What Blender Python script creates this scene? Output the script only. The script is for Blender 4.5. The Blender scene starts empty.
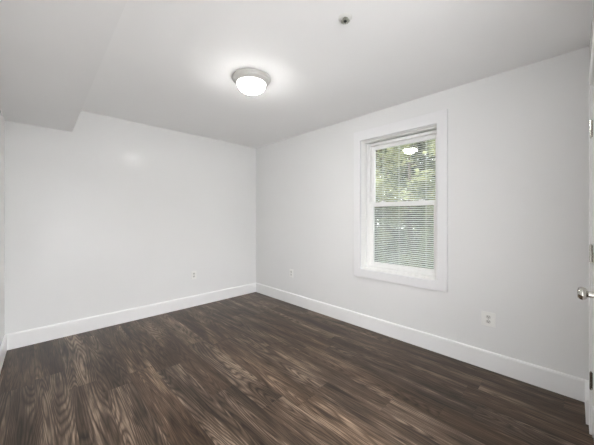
import bpy, bmesh, math, random
from mathutils import Vector, Matrix

random.seed(7)
scene = bpy.context.scene
C = bpy.context.collection
PI = math.pi

# ------------------------------------------------------------------ camera
F_PX, YAW, CAM_H, HORIZON = 271.0, math.radians(44.3), 1.272, 216.8
cam_data = bpy.data.cameras.new('camera')
cam_data.sensor_width = 36.0
cam_data.lens = F_PX / 594.0 * 36.0
cam_data.shift_y = -(222.5 - HORIZON) / 594.0
cam_data.clip_start = 0.02
cam = bpy.data.objects.new('camera', cam_data)
C.objects.link(cam)
cam.location = (0, 0, CAM_H)
cam.rotation_euler = (PI / 2, 0, -YAW)
scene.camera = cam

# ------------------------------------------------------------------ world, lights, exposure
world = bpy.data.worlds.new('overcast_sky')
scene.world = world
world.use_nodes = True
wn, wl = world.node_tree.nodes, world.node_tree.links
wn.clear()
w_out = wn.new('ShaderNodeOutputWorld')
w_bg = wn.new('ShaderNodeBackground')
w_tc = wn.new('ShaderNodeTexCoord')
w_sep = wn.new('ShaderNodeSeparateXYZ')
w_ramp = wn.new('ShaderNodeValToRGB')
w_ramp.color_ramp.elements[0].color = (0.90, 0.94, 0.97, 1)
w_ramp.color_ramp.elements[1].color = (0.80, 0.90, 1.0, 1)
wl.new(w_tc.outputs['Generated'], w_sep.inputs[0])
wl.new(w_sep.outputs['Z'], w_ramp.inputs['Fac'])
wl.new(w_ramp.outputs['Color'], w_bg.inputs['Color'])
wl.new(w_bg.outputs[0], w_out.inputs[0])
w_bg.inputs['Strength'].default_value = 3.9

LAMP_STRENGTH = 80.0
HALL_FILL_POWER = 95.0
DOORWAY_FILL_POWER = 17.0

def area_light(name, loc, rot, sx, sy, power, color):
    d = bpy.data.lights.new(name, 'AREA')
    d.shape = 'RECTANGLE'
    d.size, d.size_y = sx, sy
    d.energy = power
    d.color = color
    o = bpy.data.objects.new(name, d)
    o.location = loc
    o.rotation_euler = rot
    C.objects.link(o)
    return o

# added fill light under the unseen hall ceiling, brightens the room from behind
area_light('hall_fill', (0.45, -1.4, 2.40), (0, 0, 0), 1.1, 1.3, HALL_FILL_POWER, (0.98, 0.99, 1.0))

# added fill light standing in the doorway behind the camera, no real source
area_light('doorway_fill', (0.58, -0.42, 1.05), (math.radians(90 + 6), 0, math.radians(-34)), 1.3, 2.0, DOORWAY_FILL_POWER, (0.975, 0.988, 1.0))

scene.view_settings.view_transform = 'Standard'
scene.view_settings.look = 'None'
scene.view_settings.exposure = 0.65
scene.view_settings.gamma = 1.0
scene.view_settings.use_curve_mapping = False
scene.cycles.max_bounces = 16
scene.cycles.diffuse_bounces = 12
scene.cycles.transparent_max_bounces = 24

# ------------------------------------------------------------------ materials
def srgb(r, g, b):
    def f(c):
        c /= 255.0
        return c / 12.92 if c <= 0.04045 else ((c + 0.055) / 1.055) ** 2.4
    return (f(r), f(g), f(b), 1)

def new_mat(name):
    m = bpy.data.materials.new(name)
    m.use_nodes = True
    nt = m.node_tree
    return m, nt, nt.nodes['Principled BSDF']

def paint(name, col, rough=0.5, spec=0.5, bump=0.0, scale=300.0, metal=0.0, var=0.02):
    """Painted / plain surface: a little tonal variation and a fine roller texture, all procedural."""
    m, nt, p = new_mat(name)
    n = nt.nodes
    tc = n.new('ShaderNodeTexCoord')
    no = n.new('ShaderNodeTexNoise')
    no.inputs['Scale'].default_value = 1.7
    no.inputs['Detail'].default_value = 3
    nt.links.new(tc.outputs['Object'], no.inputs['Vector'])
    mx = n.new('ShaderNodeMix')
    mx.data_type = 'RGBA'
    mx.inputs['A'].default_value = tuple(c * (1 - var) for c in col[:3]) + (1,)
    mx.inputs['B'].default_value = tuple(min(1, c * (1 + var)) for c in col[:3]) + (1,)
    nt.links.new(no.outputs['Fac'], mx.inputs['Factor'])
    nt.links.new(mx.outputs['Result'], p.inputs['Base Color'])
    p.inputs['Roughness'].default_value = rough
    p.inputs['Specular IOR Level'].default_value = spec
    p.inputs['Metallic'].default_value = metal
    if bump > 0:
        nb = n.new('ShaderNodeTexNoise')
        nb.inputs['Scale'].default_value = scale
        nb.inputs['Detail'].default_value = 2
        nt.links.new(tc.outputs['Object'], nb.inputs['Vector'])
        bp = n.new('ShaderNodeBump')
        bp.inputs['Strength'].default_value = bump
        bp.inputs['Distance'].default_value = 0.002
        nt.links.new(nb.outputs['Fac'], bp.inputs['Height'])
        nt.links.new(bp.outputs['Normal'], p.inputs['Normal'])
    return m

M = {}
M['wall'] = paint('wall_paint', (0.815, 0.817, 0.815, 1), 0.20, 0.20, 0.02, 160)
M['ceiling'] = paint('ceiling_paint', (0.93, 0.93, 0.93, 1), 0.8, 0.2, 0.08, 160)
M['beam'] = paint('beam_paint', (0.90, 0.90, 0.90, 1), 0.6, 0.2, 0.05, 160)
M['trim'] = paint('trim_paint', (0.89, 0.89, 0.89, 1), 0.35, 0.5, 0.02, 60)
M['casing'] = paint('casing_paint', (0.83, 0.83, 0.84, 1), 0.35, 0.5, 0.02, 60)
M['vinyl'] = paint('white_vinyl', (0.91, 0.91, 0.90, 1), 0.35, 0.5)
M['door'] = paint('door_paint', (0.89, 0.89, 0.89, 1), 0.35, 0.5, 0.02, 60)
M['plate'] = paint('outlet_plastic', (0.86, 0.86, 0.84, 1), 0.3, 0.5)
M['socket'] = paint('outlet_socket_plastic', (0.66, 0.66, 0.64, 1), 0.3, 0.5)
M['gap_shade'] = paint('painted_shade', (0.10, 0.085, 0.07, 1), 0.8, 0.2)  # dark brown that stands in for shade over the window head
M['slot'] = paint('outlet_slot', (0.04, 0.04, 0.04, 1), 0.6, 0.3)
M['nickel'] = paint('brushed_nickel', (0.56, 0.54, 0.50, 1), 0.16, 0.5, metal=1.0)
M['lamp_pan'] = paint('lamp_pan_enamel', (0.66, 0.65, 0.63, 1), 0.35, 0.5, metal=0.35)
M['bronze'] = paint('dark_finial_metal', (0.10, 0.095, 0.09, 1), 0.5, 0.2)
M['chrome'] = paint('sprinkler_chrome', (0.42, 0.42, 0.37, 1), 0.3, 0.5, metal=1.0)
M['bulb'] = paint('sprinkler_bulb', (0.25, 0.03, 0.02, 1), 0.15, 0.5)
M['blind'] = paint('blind_slat', (0.74, 0.75, 0.72, 1), 0.5, 0.4)
M['cord'] = paint('blind_cord', (0.85, 0.85, 0.82, 1), 0.8, 0.2)
M['bark'] = paint('tree_bark', (0.12, 0.09, 0.065, 1), 0.9, 0.2, 0.6, 40, var=0.3)
M['ground'] = paint('pale_ground', (0.27, 0.27, 0.235, 1), 0.9, 0.2, 0.3, 20, var=0.25)
M['siding'] = paint('pale_siding', (0.50, 0.54, 0.55, 1), 0.7, 0.3)

def leaf_mat(name, a, b):
    m, nt, p = new_mat(name)
    n = nt.nodes
    g = n.new('ShaderNodeNewGeometry')
    r = n.new('ShaderNodeMix')
    r.data_type = 'RGBA'
    r.inputs['A'].default_value = a
    r.inputs['B'].default_value = b
    tc = n.new('ShaderNodeTexCoord'); no = n.new('ShaderNodeTexNoise')
    no.inputs['Scale'].default_value = 2.2; no.inputs['Detail'].default_value = 2
    nt.links.new(tc.outputs['Object'], no.inputs['Vector'])
    mr = n.new('ShaderNodeMapRange')
    mr.inputs['From Min'].default_value = 0.40; mr.inputs['From Max'].default_value = 0.62
    nt.links.new(no.outputs['Fac'], mr.inputs['Value'])
    ma = n.new('ShaderNodeMath'); ma.operation = 'MULTIPLY_ADD'; ma.inputs[1].default_value = 0.35
    nt.links.new(g.outputs['Random Per Island'], ma.inputs[0])
    mb = n.new('ShaderNodeMath'); mb.operation = 'MULTIPLY'; mb.inputs[1].default_value = 0.65
    nt.links.new(mr.outputs[0], mb.inputs[0]); nt.links.new(mb.outputs[0], ma.inputs[2])
    nt.links.new(ma.outputs[0], r.inputs['Factor'])
    nt.links.new(r.outputs['Result'], p.inputs['Base Color'])
    p.inputs['Roughness'].default_value = 0.5
    tr = n.new('ShaderNodeBsdfTranslucent')
    nt.links.new(r.outputs['Result'], tr.inputs['Color'])
    mix = n.new('ShaderNodeMixShader')
    mix.inputs[0].default_value = 0.45
    nt.links.new(p.outputs[0], mix.inputs[1])
    nt.links.new(tr.outputs[0], mix.inputs[2])
    nt.links.new(mix.outputs[0], n['Material Output'].inputs[0])
    return m
M['leaf_light'] = leaf_mat('leaf_light', (0.12, 0.14, 0.075, 1), (0.62, 0.61, 0.33, 1))
M['leaf_mid'] = leaf_mat('leaf_mid', (0.06, 0.07, 0.04, 1), (0.33, 0.345, 0.195, 1))
M['leaf_dark'] = leaf_mat('leaf_dark', (0.035, 0.045, 0.026, 1), (0.21, 0.225, 0.135, 1))

# window glass: clear sheet with a Fresnel reflection
m, nt, p = new_mat('window_glass')
nt.nodes.remove(p)
fr = nt.nodes.new('ShaderNodeFresnel'); fr.inputs['IOR'].default_value = 1.5
tr = nt.nodes.new('ShaderNodeBsdfTransparent'); tr.inputs['Color'].default_value = (0.97, 0.97, 0.965, 1)
gl = nt.nodes.new('ShaderNodeBsdfGlossy'); gl.inputs['Roughness'].default_value = 0.0
mx = nt.nodes.new('ShaderNodeMixShader')
nt.links.new(fr.outputs[0], mx.inputs[0])
nt.links.new(tr.outputs[0], mx.inputs[1])
nt.links.new(gl.outputs[0], mx.inputs[2])
nt.links.new(mx.outputs[0], nt.nodes['Material Output'].inputs[0])
M['glass'] = m

# insect screen: fine grey mesh, half of the light passes
m, nt, p = new_mat('insect_screen_mesh')
p.inputs['Base Color'].default_value = (0.22, 0.23, 0.23, 1)
p.inputs['Roughness'].default_value = 0.7
tr = nt.nodes.new('ShaderNodeBsdfTransparent')
mx = nt.nodes.new('ShaderNodeMixShader'); mx.inputs[0].default_value = 0.20
nt.links.new(tr.outputs[0], mx.inputs[1])
nt.links.new(p.outputs[0], mx.inputs[2])
nt.links.new(mx.outputs[0], nt.nodes['Material Output'].inputs[0])
M['screen'] = m

# frosted lamp glass that is lit from inside
m, nt, p = new_mat('frosted_lamp_glass')
p.inputs['Base Color'].default_value = (0.9, 0.89, 0.87, 1)
p.inputs['Roughness'].default_value = 0.3
p.inputs['Emission Color'].default_value = (1.0, 0.985, 0.96, 1)
# bulbs sit above the middle of the bowl: the bottom glows more than the upper edge
tc = nt.nodes.new('ShaderNodeTexCoord'); sp = nt.nodes.new('ShaderNodeSeparateXYZ'); mr = nt.nodes.new('ShaderNodeMapRange')
nt.links.new(tc.outputs['Object'], sp.inputs[0]); nt.links.new(sp.outputs['Z'], mr.inputs['Value'])
mr.inputs['From Min'].default_value = -0.062; mr.inputs['From Max'].default_value = -0.120
mr.inputs['To Min'].default_value = LAMP_STRENGTH * 0.09; mr.inputs['To Max'].default_value = LAMP_STRENGTH
nt.links.new(mr.outputs[0], p.inputs['Emission Strength'])
M['lamp_glass'] = m

# dark wood planks, running along Y
def plank_material():
    m, nt, p = new_mat('dark_wood_planks')
    n, L = nt.nodes, nt.links
    def math_(op, a, b=None, c=None):
        x = n.new('ShaderNodeMath'); x.operation = op
        for i, v in enumerate((a, b, c)):
            if v is None: continue
            if isinstance(v, (int, float)): x.inputs[i].default_value = v
            else: L.new(v, x.inputs[i])
        return x.outputs[0]
    def comb(x, y, z):
        c = n.new('ShaderNodeCombineXYZ')
        for i, v in enumerate((x, y, z)):
            if isinstance(v, (int, float)): c.inputs[i].default_value = v
            else: L.new(v, c.inputs[i])
        return c.outputs[0]
    def noise(vec, scale, detail=3, rough=0.55, dist=0.0):
        t = n.new('ShaderNodeTexNoise')
        t.inputs['Scale'].default_value = scale
        t.inputs['Detail'].default_value = detail
        t.inputs['Roughness'].default_value = rough
        t.inputs['Distortion'].default_value = dist
        L.new(vec, t.inputs['Vector'])
        return t.outputs['Fac']
    def ramp(fac, stops):
        r = n.new('ShaderNodeValToRGB')
        e = r.color_ramp.elements
        while len(e) < len(stops): e.new(0.5)
        for k, (pos, col) in enumerate(stops):
            e[k].position = pos
            e[k].color = col
        L.new(fac, r.inputs['Fac'])
        return r.outputs['Color']
    def mixc(fac, a, b, mode='MIX'):
        x = n.new('ShaderNodeMix'); x.data_type = 'RGBA'; x.blend_type = mode
        if isinstance(fac, (int, float)): x.inputs['Factor'].default_value = fac
        else: L.new(fac, x.inputs['Factor'])
        for k, v in (('A', a), ('B', b)):
            if isinstance(v, tuple): x.inputs[k].default_value = v
            else: L.new(v, x.inputs[k])
        return x.outputs['Result']
    W, LEN = 0.18, 1.22
    tc = n.new('ShaderNodeTexCoord')
    sp = n.new('ShaderNodeSeparateXYZ')
    L.new(tc.outputs['Object'], sp.inputs[0])
    X, Y = sp.outputs['X'], sp.outputs['Y']
    u = math_('DIVIDE', math_('ADD', X, 5.03), W)
    row = math_('FLOOR', u)
    wr = n.new('ShaderNodeTexWhiteNoise'); wr.noise_dimensions = '1D'
    L.new(row, wr.inputs['W'])
    v = math_('ADD', math_('DIVIDE', math_('ADD', Y, 20.0), LEN), wr.outputs['Value'])
    col = math_('FLOOR', v)
    wp = n.new('ShaderNodeTexWhiteNoise'); wp.noise_dimensions = '2D'
    L.new(comb(row, col, 0.0), wp.inputs['Vector'])
    rnd = wp.outputs['Value']
    sep = n.new('ShaderNodeSeparateColor')
    L.new(wp.outputs['Color'], sep.inputs[0])
    rnd2 = sep.outputs['Green']
    offx = math_('MULTIPLY', rnd, 37.0)
    offy = math_('MULTIPLY', rnd2, 53.0)
    # cathedral figure: contour lines of a smooth stretched field
    fx = math_('ADD', math_('MULTIPLY', X, 8.0), offx)
    fy = math_('ADD', math_('MULTIPLY', Y, 0.62), offy)
    field = noise(comb(fx, fy, 0.0), 1.0, 1.0, 0.3, 0.06)
    rings = math_('SINE', math_('MULTIPLY', field, 175.0))
    rings = math_('POWER', math_('MULTIPLY_ADD', rings, 0.5, 0.5), 0.35)
    # broad tone along the plank
    broad = noise(comb(math_('ADD', math_('MULTIPLY', X, 9.0), offy), math_('ADD', math_('MULTIPLY', Y, 1.4), offx), 3.0), 1.0, 3, 0.55, 0.4)
    # fine fibre
    fine = noise(comb(math_('ADD', math_('MULTIPLY', X, 150.0), offx), math_('ADD', math_('MULTIPLY', Y, 5.0), offy), 0.0), 1.0, 4, 0.6)
    # dark streaks
    streak = noise(comb(math_('ADD', math_('MULTIPLY', X, 24.0), offy), math_('ADD', math_('MULTIPLY', Y, 2.3), offx), 9.0), 1.0, 4, 0.6, 0.6)
    tone = math_('ADD', math_('MULTIPLY_ADD', broad, 0.66, -0.02), math_('MULTIPLY', field, 0.30))
    tone = math_('ADD', tone, math_('MULTIPLY', math_('SUBTRACT', rings, 0.72), math_('MULTIPLY_ADD', rnd2, 0.12, 0.12)))
    tone = math_('ADD', tone, math_('MULTIPLY', math_('SUBTRACT', fine, 0.5), 0.50))
    mid = noise(comb(math_('ADD', math_('MULTIPLY', X, 58.0), offx), math_('ADD', math_('MULTIPLY', Y, 1.6), offy), 5.0), 1.0, 3, 0.6)
    tone = math_('ADD', tone, math_('MULTIPLY', math_('SUBTRACT', mid, 0.5), 0.20))
    tone = math_('ADD', tone, math_('MULTIPLY', math_('SUBTRACT', rnd, 0.5), 0.11))
    c = ramp(tone, [(0.22, srgb(34, 26, 20)), (0.40, srgb(60, 48, 38)), (0.54, srgb(88, 73, 60)), (0.74, srgb(156, 137, 118))])
    dark = ramp(streak, [(0.30, (0.40, 0.39, 0.39, 1)), (0.43, (1, 1, 1, 1)), (1.0, (1, 1, 1, 1)), ])
    c = mixc(0.9, c, dark, 'MULTIPLY')
    # warm / grey drift between planks
    tint = ramp(rnd2, [(0.0, (1.06, 0.99, 0.93, 1)), (1.0, (0.96, 0.98, 1.02, 1))])
    c = mixc(1.0, c, tint, 'MULTIPLY')
    # joints
    fu = math_('FRACT', u); fv = math_('FRACT', v)
    eu = math_('MINIMUM', fu, math_('SUBTRACT', 1.0, fu))
    ev = math_('MINIMUM', fv, math_('SUBTRACT', 1.0, fv))
    ju = math_('LESS_THAN', eu, 0.007); jv = math_('LESS_THAN', ev, 0.0012)
    j = math_('MAXIMUM', ju, jv)
    c = mixc(math_('MULTIPLY', j, 0.3), c, (0.01, 0.008, 0.007, 1))
    L.new(c, p.inputs['Base Color'])
    L.new(math_('MULTIPLY_ADD', fine, 0.12, 0.27), p.inputs['Roughness'])
    p.inputs['Specular IOR Level'].default_value = 0.24
    bp = n.new('ShaderNodeBump')
    bp.inputs['Strength'].default_value = 0.12
    bp.inputs['Distance'].default_value = 0.001
    L.new(math_('SUBTRACT', fine, math_('MULTIPLY', j, 1.5)), bp.inputs['Height'])
    L.new(bp.outputs['Normal'], p.inputs['Normal'])
    return m
M['planks'] = plank_material()

# ------------------------------------------------------------------ mesh helpers
def obj(name, bm, mat, parent=None, smooth=False, bevel=0.0, segs=2):
    bmesh.ops.recalc_face_normals(bm, faces=bm.faces)
    me = bpy.data.meshes.new(name)
    bm.to_mesh(me)
    bm.free()
    me.materials.append(M[mat] if isinstance(mat, str) else mat)
    o = bpy.data.objects.new(name, me)
    C.objects.link(o)
    if smooth:
        for f in me.polygons: f.use_smooth = True
    if bevel:
        b = o.modifiers.new('bevel', 'BEVEL')
        b.width = bevel
        b.segments = segs
        b.limit_method = 'ANGLE'
    if parent: o.parent = parent
    return o

def structure(o):
    o['kind'] = 'structure'
    return o

def empty(name, loc=(0, 0, 0), rotz=0.0):
    o = bpy.data.objects.new(name, None)
    o.empty_display_size = 0.05
    o.location = loc
    o.rotation_euler = (0, 0, rotz)
    C.objects.link(o)
    return o

def tag(o, label, cat, group=None):
    o['label'] = label
    o['category'] = cat
    if group: o['group'] = group
    return o

def box(bm, x0, x1, y0, y1, z0, z1):
    v = [bm.verts.new(p) for p in ((x0, y0, z0), (x1, y0, z0), (x1, y1, z0), (x0, y1, z0),
                                   (x0, y0, z1), (x1, y0, z1), (x1, y1, z1), (x0, y1, z1))]
    for f in ((3, 2, 1, 0), (4, 5, 6, 7), (0, 1, 5, 4), (1, 2, 6, 5), (2, 3, 7, 6), (3, 0, 4, 7)):
        bm.faces.new([v[i] for i in f])
    return bm

def boxes(*bs):
    bm = bmesh.new()
    for b in bs: box(bm, *b)
    return bm

def wall_with_hole(axis, c0, c1, a0, a1, z0, z1, holes):
    """Wall slab between c0..c1 (thickness), a0..a1 along, with rectangular holes (h0, h1, hz0, hz1)."""
    As = sorted({a0, a1, *[h[0] for h in holes], *[h[1] for h in holes]})
    Zs = sorted({z0, z1, *[h[2] for h in holes], *[h[3] for h in holes]})
    bm = bmesh.new()
    solid = {}
    for i in range(len(As) - 1):
        for k in range(len(Zs) - 1):
            am, zm = (As[i] + As[i + 1]) / 2, (Zs[k] + Zs[k + 1]) / 2
            solid[i, k] = not any(h[0] < am < h[1] and h[2] < zm < h[3] for h in holes)
    vs = {}
    def V(c, a, z):
        key = (round(c, 5), round(a, 5), round(z, 5))
        if key not in vs:
            vs[key] = bm.verts.new((c, a, z) if axis == 'X' else (a, c, z))
        return vs[key]
    for (i, k), s in solid.items():
        if not s: continue
        A0, A1, Z0, Z1 = As[i], As[i + 1], Zs[k], Zs[k + 1]
        for c in (c0, c1):
            bm.faces.new([V(c, A0, Z0), V(c, A1, Z0), V(c, A1, Z1), V(c, A0, Z1)])
        if not solid.get((i - 1, k)): bm.faces.new([V(c0, A0, Z0), V(c1, A0, Z0), V(c1, A0, Z1), V(c0, A0, Z1)])
        if not solid.get((i + 1, k)): bm.faces.new([V(c0, A1, Z0), V(c1, A1, Z0), V(c1, A1, Z1), V(c0, A1, Z1)])
        if not solid.get((i, k - 1)): bm.faces.new([V(c0, A0, Z0), V(c1, A0, Z0), V(c1, A1, Z0), V(c0, A1, Z0)])
        if not solid.get((i, k + 1)): bm.faces.new([V(c0, A0, Z1), V(c1, A0, Z1), V(c1, A1, Z1), V(c0, A1, Z1)])
    return bm

def lathe(profile, segs=48, axis='Z', bm=None, loc=(0, 0, 0)):
    """Revolve (r, h) points about an axis through loc."""
    bm = bm or bmesh.new()
    rings = []
    def P(r, h, a):
        x, y = r * math.cos(a), r * math.sin(a)
        p = {'Z': (x, y, h), 'Y': (x, h, y), 'X': (h, x, y)}[axis]
        return (p[0] + loc[0], p[1] + loc[1], p[2] + loc[2])
    for r, h in profile:
        if r < 1e-6:
            rings.append([bm.verts.new(P(0, h, 0))])
        else:
            rings.append([bm.verts.new(P(r, h, 2 * PI * k / segs)) for k in range(segs)])
    for a, b in zip(rings, rings[1:]):
        for k in range(segs):
            k2 = (k + 1) % segs
            if len(a) == 1 and len(b) == 1: continue
            if len(a) == 1: bm.faces.new([a[0], b[k], b[k2]])
            elif len(b) == 1: bm.faces.new([a[k], b[0], a[k2]])
            else: bm.faces.new([a[k], b[k], b[k2], a[k2]])
    for ring in (rings[0], rings[-1]):
        if len(ring) > 1:
            try: bm.faces.new(ring)
            except ValueError: pass
    return bm

def tube(bm, pts, r0, r1=None, segs=8):
    r1 = r0 if r1 is None else r1
    pts = [Vector(p) for p in pts]
    rings = []
    for i, p in enumerate(pts):
        d = (pts[min(i + 1, len(pts) - 1)] - pts[max(i - 1, 0)]).normalized()
        up = Vector((0, 0, 1)) if abs(d.z) < 0.9 else Vector((1, 0, 0))
        a = d.cross(up).normalized()
        b = d.cross(a).normalized()
        r = r0 + (r1 - r0) * i / (len(pts) - 1)
        rings.append([bm.verts.new(p + a * r * math.cos(2 * PI * k / segs) + b * r * math.sin(2 * PI * k / segs)) for k in range(segs)])
    for A, B in zip(rings, rings[1:]):
        for k in range(segs):
            bm.faces.new([A[k], A[(k + 1) % segs], B[(k + 1) % segs], B[k]])
    bm.faces.new(rings[0]); bm.faces.new(rings[-1])
    return bm

def sweep_profile(path, prof):
    """Mitred run of a skirting profile. path: floor points (x, y); prof: (out, z), out to the LEFT of travel."""
    bm = bmesh.new()
    P = [Vector(p) for p in path]
    rings = []
    for i, p in enumerate(P):
        d0 = (P[i] - P[i - 1]).normalized() if i else (P[1] - P[0]).normalized()
        d1 = (P[i + 1] - P[i]).normalized() if i < len(P) - 1 else d0
        n0, n1 = Vector((-d0.y, d0.x)), Vector((-d1.y, d1.x))
        mdir = n0 + n1
        mdir = mdir / (mdir.dot(n0))
        rings.append([bm.verts.new((p.x + mdir.x * o, p.y + mdir.y * o, z)) for o, z in prof])
    k = len(prof)
    for A, B in zip(rings, rings[1:]):
        for j in range(k):
            bm.faces.new([A[j], A[(j + 1) % k], B[(j + 1) % k], B[j]])
    bm.faces.new(rings[0]); bm.faces.new(rings[-1])
    return bm

# ------------------------------------------------------------------ room shell
XL, XR, YB, YF, H = -0.19, 2.725, 3.79, -0.072, 2.44
BX, BZ = 0.306, 2.189                      # beam edge and underside
HY = -2.6                                  # far end of the hall behind the camera
WY0, WY1, WZ0, WZ1 = 0.895, 1.730, 0.668, 2.150     # window opening
DX0, DX1, DZ = 1.47, 2.33, 2.04            # closed door in the front wall
OX0, OX1, OZ = -0.10, 1.30, 2.10           # open doorway where the photograph is taken
WT = 0.12

structure(obj('floor', boxes((XL - 0.3, XR + 0.26, HY - 0.1, YB + 0.15, -0.12, 0.0)), 'planks'))
structure(obj('ceiling', boxes((XL - 0.3, XR + 0.26, HY - 0.1, YB + 0.15, H, H + 0.12)), 'ceiling'))
structure(obj('wall_back', boxes((XL - 0.1, XR + 0.26, YB, YB + 0.15, 0, H)), 'wall'))
def skew_left(bm):
    for v in bm.verts: v.co.x -= (YB - v.co.y) * 0.026
    return bm
structure(obj('wall_left', skew_left(boxes((XL - 0.1, XL, HY - 0.1, YB, 0, H))), 'wall'))
structure(obj('wall_right', wall_with_hole('X', XR, XR + 0.26, HY - 0.1, YB, 0, H, [(WY0, WY1, WZ0, WZ1)]), 'wall'))
structure(obj('wall_front', wall_with_hole('Y', YF - WT, YF, XL - 0.12, XR, 0, H, [(OX0, OX1, 0, OZ), (DX0, DX1, 0, DZ)]), 'wall'))
structure(obj('wall_hall', boxes((XL - 0.3, XR, HY - 0.1, HY, 0, H)), 'wall'))
bm = boxes((XL - 0.12, BX, YF, YB, BZ, H))
for v in bm.verts:                          # the beam runs a touch out of square with the room
    if v.co.x > 0: v.co.x -= (YB - v.co.y) * 0.0076
structure(obj('ceiling_beam', bm, 'beam'))

BH, BT = 0.152, 0.016
prof = [(0, 0), (BT, 0), (BT, BH - 0.012), (BT - 0.004, BH - 0.003), (BT - 0.009, BH), (0, BH)]
structure(obj('baseboard_back', sweep_profile([(XR - 0.0001, YB), (XL, YB)], prof), 'trim'))
structure(obj('baseboard_left', skew_left(sweep_profile([(XL, YB - BT), (XL, YF)], prof)), 'trim'))
structure(obj('baseboard_right', sweep_profile([(XR, YF), (XR, YB - BT)], prof), 'trim'))
structure(obj('baseboard_front', sweep_profile([(2.43, YF), (XR - BT, YF)], [(o * 1.5, z) for o, z in prof]), 'trim'))

# ------------------------------------------------------------------ window
win = structure(empty('window_1', (XR, (WY0 + WY1) / 2, WZ0)))
def wobj(name, bm, mat, parent=None, bevel=0.0):
    bmesh.ops.translate(bm, verts=bm.verts, vec=-Vector(win.location))
    o = obj(name, bm, mat, parent or win, bevel=bevel)
    return o
def frame_bm(x0, x1, y0, y1, z0, z1, wl_, wr_, wb, wt):
    """Rectangular ring in the YZ plane, mitre-free."""
    return boxes((x0, x1, y0, y0 + wl_, z0, z1), (x0, x1, y1 - wr_, y1, z0, z1),
                 (x0, x1, y0 + wl_, y1 - wr_, z0, z0 + wb), (x0, x1, y0 + wl_, y1 - wr_, z1 - wt, z1))
def ring_bm(x0, x1, oy0, oy1, oz0, oz1, iy0, iy1, iz0, iz1):
    """One closed mitred ring (picture-frame casing)."""
    bm = bmesh.new()
    O = [(oy0, oz0), (oy1, oz0), (oy1, oz1), (oy0, oz1)]
    I = [(iy0, iz0), (iy1, iz0), (iy1, iz1), (iy0, iz1)]
    V = {(a, b, k): bm.verts.new((x, *(O if b else I)[k])) for a, x in enumerate((x0, x1)) for b in (0, 1) for k in range(4)}
    for k in range(4):
        j = (k + 1) % 4
        for a in (0, 1): bm.faces.new([V[a, 0, k], V[a, 0, j], V[a, 1, j], V[a, 1, k]])
        for b in (0, 1): bm.faces.new([V[0, b, k], V[0, b, j], V[1, b, j], V[1, b, k]])
    return bm
wobj('casing', ring_bm(XR - 0.028, XR, 0.811, 1.812, 0.583, 2.256, WY0 + 0.006, WY1 - 0.004, WZ0 + 0.004, WZ1 - 0.004), 'casing', bevel=0.003)
# jamb lining of the deep reveal
wobj('jamb', ring_bm(XR - 0.002, XR + 0.13, WY0, WY1, WZ0, WZ1, WY0 + 0.008, WY1 - 0.008, WZ0 + 0.008, WZ1 - 0.008), 'vinyl')
jy0, jy1, jz0, jz1 = WY0 + 0.008, WY1 - 0.008, WZ0 + 0.008, WZ1 - 0.008
FX = XR + 0.125
wobj('stop', frame_bm(XR + 0.045, XR + 0.06, jy0, jy1, jz0, jz1, 0.010, 0.010, 0.010, 0.010), 'vinyl', bevel=0.002)
wobj('head_shade_strip', boxes((FX + 0.035, FX + 0.05, jy0, jy1, jz1 - 0.011, jz1)), 'gap_shade')  # dark strip added as a painted shadow line above the window frame
wf = wobj('window_frame', frame_bm(FX, FX + 0.10, jy0, jy1, jz0, jz1 - 0.010, 0.034, 0.034, 0.030, 0.030), 'vinyl', bevel=0.002)
fy0, fy1, fz0, fz1 = jy0 + 0.034, jy1 - 0.034, jz0 + 0.030, jz1 - 0.040
MZ0, MZ1 = 1.388, 1.440
wobj('parting_bead', boxes((FX + 0.034, FX + 0.038, fy0, fy0 + 0.008, fz0, fz1), (FX + 0.034, FX + 0.038, fy1 - 0.008, fy1, fz0, fz1)), 'vinyl')
ls = wobj('lower_sash', frame_bm(FX + 0.006, FX + 0.033, fy0 + 0.001, fy1 - 0.001, fz0 + 0.001, MZ1, 0.042, 0.042, 0.040, MZ1 - MZ0), 'vinyl', bevel=0.003)
us = wobj('upper_sash', frame_bm(FX + 0.040, FX + 0.066, fy0 + 0.001, fy1 - 0.001, MZ0 + 0.004, fz1 - 0.001, 0.038, 0.038, 0.044, 0.040), 'vinyl', bevel=0.003)
wobj('glass', boxes((FX + 0.018, FX + 0.019, fy0 + 0.040, fy1 - 0.040, fz0 + 0.038, MZ0 + 0.003)), 'glass', ls)
wobj('glass', boxes((FX + 0.052, FX + 0.053, fy0 + 0.036, fy1 - 0.036, MZ0 + 0.045, fz1 - 0.038)), 'glass', us)
for yy in (1.10, 1.53):                      # two cam locks on the meeting rail
    bm = boxes((FX + 0.010, FX + 0.030, yy - 0.030, yy + 0.030, MZ1, MZ1 + 0.006))
    lathe([(0.010, MZ1 + 0.006), (0.010, MZ1 + 0.014), (0.007, MZ1 + 0.017), (0, MZ1 + 0.017)], 16, bm=bm, loc=(FX + 0.020, yy, 0))
    box(bm, FX + 0.006, FX + 0.020, yy - 0.004, yy + 0.022, MZ1 + 0.009, MZ1 + 0.015)
    wobj('sash_lock', bm, 'vinyl', ls, bevel=0.001)
for yy in (1.13, 1.50):                      # finger lifts on the bottom rail
    wobj('sash_lift', boxes((FX - 0.004, FX + 0.006, yy - 0.03, yy + 0.03, fz0 + 0.022, fz0 + 0.028)), 'vinyl', ls, bevel=0.001)
wobj('insect_screen', boxes((FX + 0.126, FX + 0.127, jy0, jy1, jz0, MZ1)), 'screen')
wobj('screen_frame', frame_bm(FX + 0.120, FX + 0.130, jy0, jy1, jz0, MZ1, 0.016, 0.016, 0.016, 0.016), 'vinyl')

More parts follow.
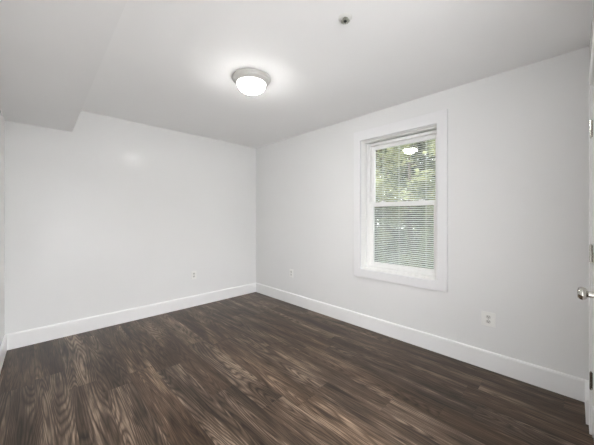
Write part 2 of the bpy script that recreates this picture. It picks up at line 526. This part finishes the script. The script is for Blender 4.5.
# mini blind hanging behind the sashes
bx = FX + 0.088
by0, by1 = fy0 + 0.004, fy1 - 0.004
blind = empty('window_blind', (bx, (by0 + by1) / 2, fz1))
tag(blind, 'white horizontal mini blind lowered behind the window panes', 'blind')
def bobj(name, bm, mat, parent=blind, bevel=0.0):
    bmesh.ops.translate(bm, verts=bm.verts, vec=-Vector(blind.location))
    return obj(name, bm, mat, parent, bevel=bevel)
bobj('headrail', boxes((bx - 0.013, bx + 0.013, by0, by1, fz1 - 0.028, fz1 - 0.001)), 'blind', bevel=0.002)
bobj('bottom_rail', boxes((bx - 0.012, bx + 0.012, by0, by1, fz0 + 0.002, fz0 + 0.012)), 'blind', bevel=0.002)
bm = bmesh.new()
pitch, tilt = 0.0215, math.radians(19)
z = fz0 + 0.022
while z < fz1 - 0.036:
    prev = None
    for k in range(5):                       # crowned slat cross-section
        s = (k / 4 - 0.5) * 0.025
        px = bx + s * math.cos(tilt)
        pz = z + s * math.sin(tilt) + 0.0022 * (1 - (s / 0.0125) ** 2)
        cur = [bm.verts.new((px, by0, pz)), bm.verts.new((px, by1, pz)), bm.verts.new((px, by0, pz - 0.0005)), bm.verts.new((px, by1, pz - 0.0005))]
        if prev:
            bm.faces.new([prev[0], prev[1], cur[1], cur[0]])
            bm.faces.new([prev[2], cur[2], cur[3], prev[3]])
            bm.faces.new([prev[0], cur[0], cur[2], prev[2]])
            bm.faces.new([prev[1], prev[3], cur[3], cur[1]])
        else:
            bm.faces.new([cur[0], cur[1], cur[3], cur[2]])
        prev = cur
    bm.faces.new([prev[0], prev[2], prev[3], prev[1]])
    z += pitch
bobj('slats', bm, 'blind')
for yy in (by0 + 0.14, (by0 + by1) / 2 + 0.06, by1 - 0.12):
    bm = bmesh.new()
    for dx in (-0.0135, 0.0135):
        tube(bm, [(bx + dx, yy, fz0 + 0.008), (bx + dx, yy, fz1 - 0.026)], 0.0012, segs=6)
    bobj('ladder_cord', bm, 'cord')

# ------------------------------------------------------------------ closed door in the front wall, seen edge-on
door = structure(empty('door_1', ((DX0 + DX1) / 2, YF, 0)))
def dobj(name, bm, mat, parent=door, bevel=0.0, smooth=False):
    bmesh.ops.translate(bm, verts=bm.verts, vec=-Vector(door.location))
    return obj(name, bm, mat, parent, bevel=bevel, smooth=smooth)
CW, CT = 0.089, 0.012
bm = boxes((DX0 - CW, DX0, YF, YF + CT, 0, DZ + CW), (DX1, DX1 + CW, YF, YF + CT, 0, DZ + CW), (DX0, DX1, YF, YF + CT, DZ, DZ + CW))
dobj('door_casing', bm, 'trim', bevel=0.003)
dobj('door_jamb', boxes((DX0, DX0 + 0.018, YF - WT, YF, 0, DZ), (DX1 - 0.018, DX1, YF - WT, YF, 0, DZ), (DX0 + 0.018, DX1 - 0.018, YF - WT, YF, DZ - 0.018, DZ)), 'trim')
lx0, lx1 = DX0 + 0.021, DX1 - 0.021
leaf = dobj('door_leaf', boxes((lx0, lx1, YF - 0.040, YF - 0.004, 0.010, DZ - 0.021)), 'door', bevel=0.002)
lw = lx1 - lx0
for z0, z1 in ((0.22, 0.90), (1.08, 1.90)):                # raised panels
    for q in (0, 1):
        a = lx0 + 0.11 + q * (lw / 2 - 0.06)
        b = a + lw / 2 - 0.16
        bm = ring_bm(0, 0.006, 0, b - a, 0, z1 - z0, 0.02, b - a - 0.02, 0.02, z1 - z0 - 0.02)
        for v in bm.verts:
            v.co = Vector((a + v.co.y, YF - 0.004 + v.co.x, z0 + v.co.z))
        dobj('panel_moulding', bm, 'door', leaf, bevel=0.002)
KX, KZ = lx0 + 0.060, 0.970
kn = lathe([(0.0, -0.002), (0.013, -0.0015), (0.020, 0.001), (0.0245, 0.007), (0.0255, 0.014), (0.0235, 0.021), (0.018, 0.026), (0.0125, 0.030)][::1], 32, axis='Y', loc=(KX, 0, KZ))
for v in kn.verts: v.co.y = -0.008 - v.co.y
knob = dobj('door_knob', kn, 'nickel', smooth=True)
dobj('knob_neck', lathe([(0.0125, -0.062), (0.0125, -0.036)], 24, axis='Y', loc=(KX, 0, KZ)), 'nickel', knob, smooth=False)
dobj('knob_rose', lathe([(0.032, YF - 0.004), (0.032, YF + 0.002), (0.027, YF + 0.008), (0.014, YF + 0.011), (0.0, YF + 0.011)], 32, axis='Y', loc=(KX, 0, KZ)), 'nickel', knob)
for hz in (0.324, 1.06, 1.78):
    bm = bmesh.new()
    for k in range(5):
        lathe([(0.0065, hz - 0.048 + k * 0.0195), (0.0065, hz - 0.048 + k * 0.0195 + 0.018)], 16, bm=bm, loc=(lx1 + 0.002, YF + 0.006, 0))
    lathe([(0.0045, hz - 0.053), (0.0045, hz + 0.053)], 12, bm=bm, loc=(lx1 + 0.002, YF + 0.006, 0))
    box(bm, lx1 - 0.022, lx1 + 0.002, YF - 0.004, YF - 0.001, hz - 0.048, hz + 0.048)
    dobj('hinge', bm, 'nickel')

# ------------------------------------------------------------------ ceiling light
LX, LY = 1.322, 1.905
LS = 0.885
lamp = empty('ceiling_light', (LX, LY, H))
tag(lamp, 'round flush-mount ceiling light with frosted bowl and metal rim', 'ceiling light')
obj('rim', lathe([(r * LS, z_ * LS) for r, z_ in [(0.150, 0), (0.178, 0), (0.182, -0.006), (0.182, -0.014), (0.176, -0.020), (0.172, -0.021), (0.170, -0.030), (0.162, -0.040), (0.150, -0.046), (0.147, -0.054), (0.140, -0.058), (0.134, -0.056), (0.128, -0.040)]], 64), 'lamp_pan', lamp, smooth=True)
dome = []
for k in range(0, 15):
    a = k / 14 * PI / 2
    dome.append((LS * 0.134 * math.cos(a) ** 0.85 if k < 14 else 0.0, LS * (-0.052 - 0.084 * math.sin(a))))
obj('lamp_bowl', lathe(dome, 64), 'lamp_glass', lamp, smooth=True)
fin = obj('finial', lathe([(r * LS, z_ * LS) for r, z_ in [(0.0, -0.160), (0.006, -0.158), (0.010, -0.151), (0.008, -0.146), (0.014, -0.142), (0.017, -0.137), (0.012, -0.132)][::-1]], 24), 'bronze', lamp, smooth=True)

# ------------------------------------------------------------------ sprinkler
SX, SY = 1.313, 0.940

spr = empty('fire_sprinkler', (SX, SY, H), 0.5)
tag(spr, 'small chrome pendant fire sprinkler head hanging from the ceiling', 'sprinkler')
obj('escutcheon', lathe([(0.0, 0.0), (0.040, 0), (0.040, -0.002), (0.034, -0.007), (0.024, -0.010), (0.017, -0.010), (0.0, -0.010)], 40), 'plate', spr, smooth=True)
body = lathe([(0.012, -0.010), (0.012, -0.018), (0.015, -0.019), (0.015, -0.026), (0.009, -0.028), (0.009, -0.031)], 6)
obj('body', body, 'chrome', spr)
fr_bm = bmesh.new()
for s in (-1, 1):
    tube(fr_bm, [(s * 0.010, 0, -0.024), (s * 0.017, 0, -0.030), (s * 0.019, 0, -0.040), (s * 0.013, 0, -0.050), (s * 0.003, 0, -0.056)], 0.0032, segs=8)
lathe([(0.005, -0.053), (0.005, -0.060)], 12, bm=fr_bm)
obj('frame_arms', fr_bm, 'chrome', spr)
obj('glass_bulb', lathe([(0.0, -0.030), (0.0025, -0.031), (0.0025, -0.053), (0.0, -0.054)], 12), 'bulb', spr)
bm = bmesh.new()
for k in range(12):                           # toothed deflector
    a = 2 * PI * k / 12
    c, s = math.cos(a), math.sin(a)
    q = []
    for r, w in ((0.004, 0.001), (0.013, 0.0032), (0.0225, 0.0042)):
        for sg in (-1, 1):
            q.append((r * c - sg * w * s, r * s + sg * w * c))
    vs = [[bm.verts.new((x, y, zz)) for x, y in q] for zz in (-0.060, -0.0615)]
    for i in (0, 2):
        for L_ in vs: bm.faces.new([L_[i], L_[i + 1], L_[i + 3], L_[i + 2]])
        for e in ((i, i + 2), (i + 1, i + 3)):
            bm.faces.new([vs[0][e[0]], vs[0][e[1]], vs[1][e[1]], vs[1][e[0]]])
    bm.faces.new([vs[0][4], vs[0][5], vs[1][5], vs[1][4]])
obj('deflector', bm, 'chrome', spr)
obj('boss', lathe([(0.0, -0.0595), (0.008, -0.0595), (0.008, -0.068), (0.005, -0.072), (0.0, -0.072)], 24), 'slot', spr)

for child in spr.children:
    child.scale = (1.15, 1.15, 0.34) if child.name.split('.')[0] != 'escutcheon' else (1.0, 1.0, 0.5)

# ------------------------------------------------------------------ outlets
def outlet(loc, rotz, w, h, label):
    """Duplex receptacle: built facing -Y (local), back on the wall plane y = 0."""
    t = empty('wall_outlet', loc, rotz)
    tag(t, label, 'outlet', 'duplex wall outlets')
    obj('cover_plate', boxes((-w / 2, w / 2, -0.006, 0, -h / 2, h / 2)), 'plate', t, bevel=0.003)
    for s in (-1, 1):
        bm = bmesh.new()
        zc = s * 0.0195
        pts = []
        for k in range(24):                  # round face with flat top and bottom
            a = 2 * PI * k / 24
            pts.append((0.0172 * math.cos(a), max(-0.0142, min(0.0142, 0.0172 * math.sin(a))) + zc))
        A = [bm.verts.new((x, -0.0055, zz)) for x, zz in pts]
        B = [bm.verts.new((x, -0.0075, zz)) for x, zz in pts]
        bm.faces.new(A); bm.faces.new(B)
        for k in range(24): bm.faces.new([A[k], A[(k + 1) % 24], B[(k + 1) % 24], B[k]])
        sock = obj('receptacle', bm, 'socket', t)
        sl = boxes((-0.0075, -0.0050, -0.0079, -0.0073, zc - 0.001, zc + 0.008), (0.0050, 0.0075, -0.0079, -0.0073, zc, zc + 0.007))
        lathe([(0.0, -0.0079), (0.0028, -0.0079), (0.0028, -0.0073), (0.0, -0.0073)], 12, axis='Y', bm=sl, loc=(0, 0, zc - 0.008))
        obj('slots', sl, 'slot', sock)
    obj('screw', lathe([(0.0, -0.0075), (0.0025, -0.0073), (0.003, -0.006)], 12, axis='Y'), 'nickel', t)
    return t
outlet((1.644, YB, 0.443), 0.0, 0.072, 0.118, 'small white outlet on the left-hand back wall, left of the corner')
outlet((XR, 2.908, 0.443), -PI / 2, 0.072, 0.118, 'small white outlet on the window wall close to the far corner')
outlet((XR, 0.503, 0.418), -PI / 2, 0.098, 0.118, 'large white outlet on the window wall, right of the window near the door')

# ------------------------------------------------------------------ outdoors, seen through the window
GZ = -0.5
structure(obj('ground', boxes((XR + 0.26, 40, -15, 30, GZ - 0.1, GZ)), 'ground'))

def tree(name, x, y, h, spread, n_leaf, crown0, mat, label, seed, leaf=0.075):
    rnd = random.Random(seed)
    t = empty(name, (x, y, GZ))
    tag(t, label, 'tree' if name == 'tree' else 'shrub')
    bm = bmesh.new()
    top = h * 0.8
    tube(bm, [(0, 0, 0), (rnd.uniform(-.1, .1), rnd.uniform(-.1, .1), top * 0.5), (rnd.uniform(-.2, .2), rnd.uniform(-.2, .2), top)], 0.03 + h * 0.016, 0.015, 10)
    tips = []
    for k in range(max(6, int(h * 4))):
        zz = crown0 + (top - crown0) * rnd.random()
        a = rnd.uniform(0, 2 * PI)
        ln = spread * (0.5 + 0.5 * rnd.random())
        e = Vector((ln * math.cos(a), ln * math.sin(a), zz + ln * rnd.uniform(0.0, 0.6)))
        tube(bm, [(0, 0, zz), tuple(e * 0.5 + Vector((0, 0, zz * 0.5 + 0.05))), tuple(e)], 0.012 + h * 0.003, 0.006, 6)
        tips.append((Vector((0, 0, zz)), e))
    obj('trunk', bm, 'bark', t)
    bm = bmesh.new()
    for k in range(n_leaf):
        a, e = tips[rnd.randrange(len(tips))]
        f = 0.3 + 0.75 * rnd.random() ** 0.7
        c = a.lerp(e, f) + Vector((rnd.gauss(0, 1), rnd.gauss(0, 1), rnd.gauss(0, 1))) * spread * 0.16
        if c.z < 0.03: continue
        s = leaf * rnd.uniform(0.6, 1.3)
        R = Matrix.Rotation(rnd.uniform(0, 2 * PI), 3, 'Z') @ Matrix.Rotation(rnd.uniform(-1.1, 1.1), 3, 'X')
        pts = [(-0.5, 0, 0), (-0.1, 0.28, 0.04), (0.5, 0, -0.04), (-0.1, -0.28, 0.04)]
        vs = [bm.verts.new(c + R @ (Vector(p_) * s)) for p_ in pts]
        bm.faces.new(vs)
    me_o = obj('foliage', bm, mat, t)
    return t
tree('tree', 7.0, 2.15, 5.2, 0.95, 7000, 0.3, 'leaf_light', 'near pale green tree seen through the right of the window', 1, 0.13)
tree('tree', 7.3, 4.15, 5.0, 0.95, 7000, 0.3, 'leaf_light', 'near pale green tree seen through the left of the window', 2, 0.13)
tree('tree', 9.9, 4.2, 6.2, 1.20, 9000, 0.3, 'leaf_mid', 'taller green tree standing behind the two near pale trees', 3, 0.17)
tree('tree', 10.2, 7.2, 6.2, 1.20, 8000, 0.3, 'leaf_mid', 'tall green tree behind and left of the near left tree outside', 4, 0.17)
tree('tree', 13.4, 6.9, 7.2, 1.60, 9000, 0.2, 'leaf_dark', 'darker green tree far from the window on the left', 5, 0.22)
tree('tree', 13.2, 3.4, 7.0, 1.60, 9000, 0.2, 'leaf_dark', 'darker green tree far from the window on the right', 6, 0.22)
tree('tree', 18.0, 6.3, 8.6, 1.90, 7000, 0.2, 'leaf_mid', 'farthest tall tree straight behind the other trees', 7, 0.28)
tree('shrub', 15.4, 5.55, 2.6, 0.6, 2600, 0.15, 'leaf_mid', 'low green shrub growing between the trees outside', 8, 0.12)
tree('tree', 7.6, 0.05, 5.4, 1.00, 7000, 0.3, 'leaf_light', 'pale green tree standing right of the near right tree outside', 9, 0.13)
tree('tree', 10.8, 1.2, 6.6, 1.30, 8000, 0.3, 'leaf_mid', 'taller green tree rising behind the two pale trees on the right', 10, 0.18)
tree('tree', 8.4, -2.6, 5.8, 1.10, 7000, 0.3, 'leaf_mid', 'green tree farthest to the right outside the window', 11, 0.15)
